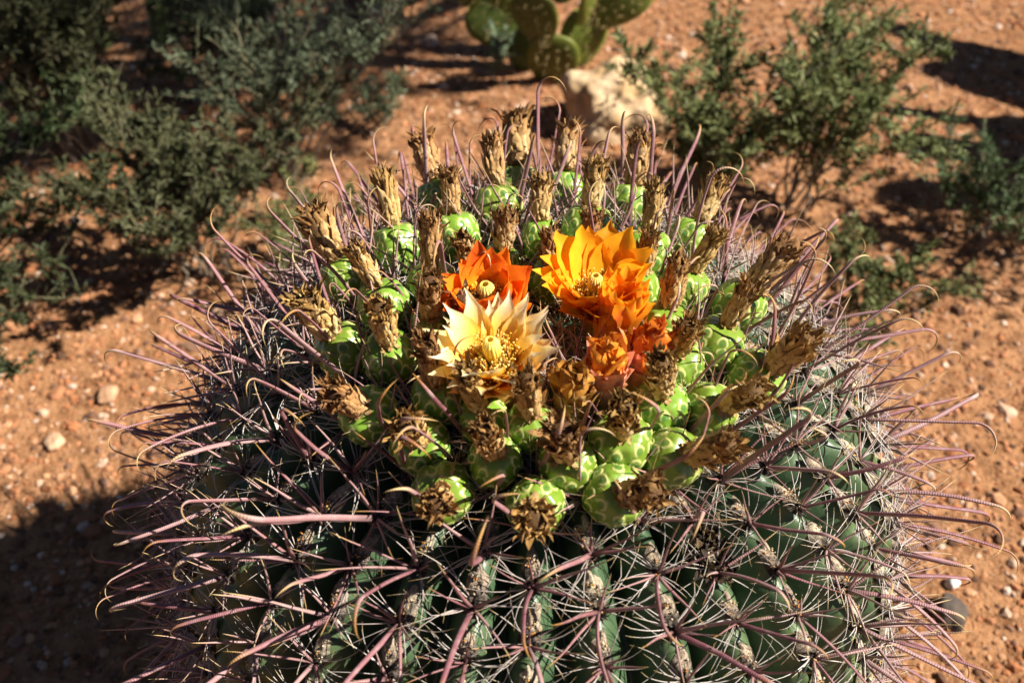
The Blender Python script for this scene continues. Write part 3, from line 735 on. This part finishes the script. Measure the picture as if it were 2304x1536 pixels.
# ------------------------------------------------------------------ shrubs
def leaves_mesh(name, P, D, N, L, W, C, mat):
    n_ = len(P); D = D / np.linalg.norm(D, axis=1, keepdims=True); S = np.cross(D, N); S /= np.linalg.norm(S, axis=1, keepdims=True) + 1e-9
    U = np.cross(S, D); L = L[:, None]; W = W[:, None]
    v = np.stack([P, P + D * L * .45 + S * W * .5 + U * W * .18, P + D * L * .5, P + D * L * .45 - S * W * .5 + U * W * .18, P + D * L - U * L * .12], 1).reshape(-1, 3)
    o = (np.arange(n_) * 5)[:, None, None]
    F = (np.array([(0, 2, 1), (0, 3, 2), (1, 2, 4), (2, 3, 4)])[None] + o).reshape(-1, 3)
    return make_mesh(name, v, F, np.repeat(C, 5, 0), mat, False)

def shrub(name, loc, label, cat, seed, nstem, H, spread, leafL, leafW, per, c0, c1, bark=(.16, .12, .09), lean=(0, 0), dense=1.0, thick=.0028, group=None, bare=0.0):
    rd = random.Random(seed); rg = np.random.default_rng(seed)
    z0 = float(ground_h(np.float64(loc[0]), np.float64(loc[1])))
    root = empty(name, (loc[0], loc[1], z0)); tag(root, label, cat, group)
    P, D, L_ = [], [], []
    sb = MB()
    for s in range(nstem):
        w = 2 * PI * s / nstem + rd.uniform(-.5, .5); out = rd.uniform(.15, 1) * spread; h = H * rd.uniform(.6, 1.08) * (1 - .25 * out / max(spread, .01))
        p = Vector((rd.gauss(0, .02), rd.gauss(0, .02), -.01)); tgt = Vector((math.cos(w) * out + lean[0], math.sin(w) * out + lean[1], h)); ns = 10
        pts = [p + (tgt - p) * (i / ns) + Vector((0, 0, .18 * H * math.sin(PI * i / ns) * rd.uniform(.3, 1))) + Vector((rd.gauss(0, .007), rd.gauss(0, .007), 0)) for i in range(ns + 1)]
        tube(sb, pts, [thick * (1 - .75 * i / ns) for i in range(ns + 1)], 5, [lerp(bark, (.20, .20, .10), i / ns * .5) for i in range(ns + 1)], 1, None, False)
        for i in range(3, ns + 1):
            for k in range(3):
                if rd.random() < .15: continue
                a = pts[i]; d = ((pts[i] - pts[i - 1]).normalized() * .7 + Vector((rd.gauss(0, .7), rd.gauss(0, .7), rd.uniform(0, .9)))).normalized(); l = H * rd.uniform(.10, .26)
                tp = [a, a + d * l * .5 + Vector((0, 0, l * .05)), a + d * l + Vector((0, 0, l * .14))]
                tube(sb, tp, [thick * .4, thick * .3, thick * .15], 3, [lerp(bark, (.2, .2, .1), .5)] * 3, 1, None, False)
                if rd.random() < bare: continue
                nl = int(per * .7 * dense * rd.uniform(.3, 1.5))
                for m in range(nl):
                    q = rd.random() ** .6; P.append(a.lerp(tp[2], q)); dd = (d * .6 + Vector((rd.gauss(0, .8), rd.gauss(0, .8), rd.gauss(.25, .6)))); D.append(dd if dd.length > .05 else d); L_.append(rd.uniform(.6, 1.25))
    link(bpy.data.objects.new('branches', sb.mesh('branches', BARK)), root)
    if P:
        P = np.array(P); D = np.array(D); n_ = len(P); L_ = np.array(L_)
        N = rg.normal(0, .6, (n_, 3)) + np.array([0, 0, 1]); t = rg.random((n_, 1)) ** 1.3
        # leaf clumps share a tint
        cl = .5 + .5 * np.sin(P[:, :1] * 37 + seed) * np.sin(P[:, 1:2] * 41) * np.sin(P[:, 2:] * 33 + 1)
        C = np.array(c0) * (1 - t * .6 - cl * .4) + np.array(c1) * (t * .6 + cl * .4)
        tag(link(bpy.data.objects.new('foliage', leaves_mesh('foliage', P, D, N, L_ * leafL, L_ * leafW, C, LEAF)), root), kind='stuff')
    return root
G1, G2 = (.070, .090, .026), (.215, .240, .085)
shrub('shrub', (.30, .93), 'leafy green shrub growing between the cream boulder and the barrel cactus', 'shrub', 11, 12, .32, .19, 0.0168, 0.0050, 60, G1, G2, lean=(.05, .04))
shrub('shrub', (.49, .97), 'tall leafy shrub with upright sprays standing on the open ground right of the barrel cactus', 'shrub', 12, 12, .36, .18, 0.0168, 0.0050, 57, G1, G2, lean=(.05, .05))
shrub('shrub', (.78, .86), 'low sprawling shrub at the edge of the branched shadow', 'shrub', 13, 10, .17, .20, 0.0140, 0.0042, 32, G1, (.10, .16, .07), lean=(.02, 0), bare=.2)
shrub('shrub', (.52, .62), 'small ground hugging shrub tucked under the right flank of the barrel cactus', 'shrub', 14, 9, .14, .17, 0.0140, 0.0042, 34, G1, G2, lean=(.02, .04))
shrub('sprig', (-.05, 1.44), 'small grey green sprig standing in front of the prickly pear', 'plant', 15, 3, .11, .03, .016, .005, 12, (.10, .16, .09), (.20, .26, .16))
D1, D2 = (.030, .034, .014), (.088, .088, .036)
shrub('shrub', (-.44, 1.06), 'grey green airy shrub beside the stones on open ground', 'shrub', 21, 14, .38, .22, 0.0154, 0.0046, 41, (.045, .055, .030), (.105, .125, .068), lean=(.05, .03))
shrub('shrub', (-.86, 1.14), 'tall dense dark shrub in front of the columnar cactus', 'shrub', 22, 20, .46, .34, 0.0182, 0.0055, 57, D1, D2)
shrub('shrub', (-.54, .78), 'dense dark shrub pressed against the left flank of the barrel cactus', 'shrub', 23, 16, .30, .24, 0.0168, 0.0050, 49, D1, D2, lean=(-.02, 0), bare=.1)
shrub('shrub', (-.92, .74), 'broad dark shrub at the edge of the sunlit patch', 'shrub', 24, 18, .32, .30, 0.0168, 0.0050, 49, D1, (.06, .09, .03), bare=.15)
shrub('shrub', (-.86, .58), 'low tangled brown twiggy shrub beside the flat pale stone', 'shrub', 25, 18, .20, .24, 0.0154, 0.0046, 38, D1, (.06, .075, .03), bark=(.10, .075, .055), bare=.4)
shrub('shrub', (-1.22, 1.40), 'yellow green feathery shrub next to the columnar cactus', 'shrub', 26, 14, .36, .28, 0.0140, 0.0042, 49, (.045, .06, .012), (.13, .14, .025))
shrub('shrub', (-.36, .78), 'yellowish curling low shrub behind the barrel cactus', 'shrub', 27, 9, .18, .17, 0.0126, 0.0038, 34, (.06, .075, .025), (.16, .16, .05), bare=.2)
shrub('shrub', (-.62, 1.36), 'dark green shrub between the columnar cactus and the airy shrub', 'shrub', 29, 13, .30, .22, 0.0154, 0.0046, 41, D1, (.07, .11, .05))
shrub('shrub', (-.28, 1.26), 'sparse seedling shrub on the gravel left of the sprig', 'shrub', 28, 6, .12, .10, .015, .005, 9, (.07, .10, .05), (.15, .19, .10))

# ------------------------------------------------------------------ columnar cacti
def column(parent, pts, rad, seed, ribs=9, c0=(.05, .085, .025), c1=(.10, .13, .04)):
    mb = MB(); rd = random.Random(seed); P = []; n_ = 26; pts = [Vector(p) for p in pts]
    for i in range(n_ + 1):                                    # Catmull-Rom through the points
        t = i / n_ * (len(pts) - 1); k = min(int(t), len(pts) - 2); q = t - k
        a, b, c_, d = pts[max(k - 1, 0)], pts[k], pts[k + 1], pts[min(k + 2, len(pts) - 1)]
        P.append(.5 * ((2 * b) + (c_ - a) * q + (2 * a - 5 * b + 4 * c_ - d) * q * q + (3 * b - a - 3 * c_ + d) * q ** 3))
    nu = ribs * 4; V = []; C = []; ref = Vector((1, 0, 0))
    sp = MB()
    for i, p in enumerate(P):
        t = (P[min(i + 1, n_)] - P[max(i - 1, 0)]).normalized(); ref = (ref - t * ref.dot(t)).normalized(); b = t.cross(ref); q = i / n_
        rr_ = rad * (1 if q < .88 else math.sqrt(max(.02, 1 - ((q - .88) / .125) ** 2)))
        for k in range(nu):
            w = 2 * PI * k / nu; f_ = abs(math.cos(ribs * w / 2)); r2 = rr_ * (.80 + .20 * f_)
            V.append(p + (ref * math.cos(w) + b * math.sin(w)) * r2); C.append(lerp(c0, c1, f_ * .7 + .3 * rd.random()))
            if k % 4 == 0 and i % 1 == 0:
                o = p + (ref * math.cos(w) + b * math.sin(w)) * r2
                for m in range(4):
                    d = (ref * math.cos(w) + b * math.sin(w) + Vector((rd.gauss(0, .6), rd.gauss(0, .6), rd.gauss(0, .6)))).normalized()
                    tube(sp, [o, o + d * rd.uniform(.008, .02)], [.0008, .0002], 3, [(.3, .22, .12), (.5, .42, .3)], 1, None, False)
    mb.add(V, [(i * nu + k, i * nu + (k + 1) % nu, (i + 1) * nu + (k + 1) % nu, (i + 1) * nu + k) for i in range(n_) for k in range(nu)] + [tuple(n_ * nu + k for k in range(nu))], C)
    o = bpy.data.objects.new('stem', mb.mesh('stem', STEM)); link(o, parent)
    tag(link(bpy.data.objects.new('spines', sp.mesh('spines', BARK)), o), kind='stuff')
cc = empty('columnar_cactus', (-.98, 1.58, 0)); tag(cc, 'dark green columnar cactus stems rising behind the dense dark shrub', 'cactus')
column(cc, [(0, 0, -.02), (-.01, .02, .35), (-.03, .03, .8)], .052, 1, 10)
column(cc, [(.16, .03, -.02), (.19, .04, .3), (.21, .03, .72)], .028, 2, 8)
column(cc, [(-.11, .06, -.02), (-.16, .07, .3), (-.17, .08, .65)], .045, 3, 10)
# branching cactus to the right: its shadow falls across the open ground
bc_ = empty('branching_cactus', (1.70, 1.36, 0)); tag(bc_, 'tall branching cactus with upright arms throwing its shadow across the open ground', 'cactus')
def caster(gx, gy, h):       # a point at height h whose shadow meets the ground at gx, gy
    k = h / sd.z; return Vector((gx + sd.x * k - 1.70, gy + sd.y * k - 1.36, h))
ARMS = [([(1.25, 1.22, .48), (1.06, 1.42, .68), (.84, 1.72, .86)], .040), ([(1.25, 1.34, .45), (1.04, 1.50, .62), (.88, 1.61, .76)], .038), ([(1.22, 1.24, .46), (1.03, 1.39, .60), (.89, 1.50, .72)], .048),
 ([(1.25, 1.20, .55), (.98, 1.26, .78), (.70, 1.315, .97)], .020), ([(1.22, 1.12, .5), (.96, 1.14, .66), (.72, 1.19, .82)], .044), ([(1.22, .98, .5), (.96, 1.00, .64), (.66, 1.02, .80)], .050),
 ([(1.30, 1.34, .42), (1.12, 1.48, .56), (.98, 1.60, .70)], .050), ([(1.32, 1.16, .40), (1.12, 1.20, .50), (.92, 1.24, .62)], .065), ([(1.28, 1.06, .42), (1.08, 1.06, .54), (.86, 1.10, .68)], .058), ([(1.30, 1.30, .40), (1.18, 1.36, .52), (1.05, 1.40, .64)], .045)]
column(bc_, [(0, 0, -.02), (0, -.02, .22), (-.01, -.05, .45)], .09, 50, 12)
for i, (pl, rad) in enumerate(ARMS):
    q = [caster(*p_) for p_ in pl]; b = Vector((0, -.02, .16 + .05 * (i % 4)))
    column(bc_, [b, b.lerp(q[0], .6) - Vector((0, 0, .05)), q[0], q[1], q[2]], rad, 60 + i, 9)
shrub('shrub', (1.24, .86), 'leafy bush at the foot of the branching cactus', 'shrub', 31, 12, .50, .26, .021, .007, 16, G1, G2, lean=(.0, 0))
shrub('shrub', (-1.35, -.05), 'added unseen bush blocking sky light left of the barrel cactus', 'shrub', 41, 30, 1.25, .42, .045, .020, 34, D1, D2, thick=.008)  # added out of view to cut the sky fill on the left side
shrub('shrub', (-.75, -1.45), 'added unseen bush behind the camera, blocking sky light from the front left of the barrel cactus', 'shrub', 42, 30, 1.5, .48, .045, .020, 34, D1, D2, thick=.008)  # unseen bush added to hide sky and darken the cactus front
shrub('shrub', (.55, -1.65), 'added unseen bush behind the camera, blocking sky light from the front right of the barrel cactus', 'shrub', 43, 30, 1.5, .50, .045, .020, 34, D1, D2, thick=.008)  # another added bush out of view, also hiding sky from the front

# ------------------------------------------------------------------ tree added out of view to shade the left bushes
mt = empty('added_shade_tree', (1.80, 2.10, 0)); tag(mt, 'added unseen mesquite tree shading the left bushes with its open crown', 'tree')
rd = random.Random(5); tb = MB()
TR = [Vector((0, 0, -.05)), Vector((.03, .02, .6)), Vector((-.05, .05, 1.2)), Vector((-.15, -.12, 1.60))]
tube(tb, TR, [.065, .055, .045, .032], 10, [(.10, .075, .055)] * 4)
link(bpy.data.objects.new('trunk', tb.mesh('trunk', BARK)), mt)
lb = MB(); P, D = [], []
CX, CY, CZ = 1.05 - 1.80, .98 - 2.10, 2.12
for k in range(26):
    w = rd.uniform(0, 2 * PI); q = math.sqrt(rd.random()); e_ = Vector((CX + math.cos(w) * .62 * q, CY + math.sin(w) * .62 * q, CZ + rd.uniform(-.22, .25)))
    a = TR[3].lerp(TR[2], rd.random() * .8); m_ = a.lerp(e_, .5) + Vector((0, 0, .12))
    tube(lb, [a, m_, e_], [.018, .010, .004], 6, [(.11, .085, .06)] * 3)
    for j in range(9):
        b = m_.lerp(e_, rd.uniform(.1, 1)); d = Vector((rd.gauss(0, 1), rd.gauss(0, 1), rd.gauss(.1, .5))).normalized(); l = rd.uniform(.10, .26)
        tube(lb, [b, b + d * l], [.004, .0015], 4, [(.12, .09, .06)] * 2)
        for m in range(60):
            P.append(b + d * (l * rd.random()) + Vector((rd.gauss(0, .025), rd.gauss(0, .025), rd.gauss(0, .02)))); D.append(d + Vector((rd.gauss(0, .8), rd.gauss(0, .8), rd.gauss(0, .6))))
link(bpy.data.objects.new('limbs', lb.mesh('limbs', BARK)), mt)
n_ = len(P); rg = np.random.default_rng(8)
tag(link(bpy.data.objects.new('crown', leaves_mesh('crown', np.array(P), np.array(D), rg.normal(0, .6, (n_, 3)) + np.array([0, 0, 1]), rg.uniform(.022, .04, n_), rg.uniform(.008, .013, n_), np.array([(.05, .075, .025)]) * rg.uniform(.7, 1.5, (n_, 1)), LEAF)), mt), kind='stuff')
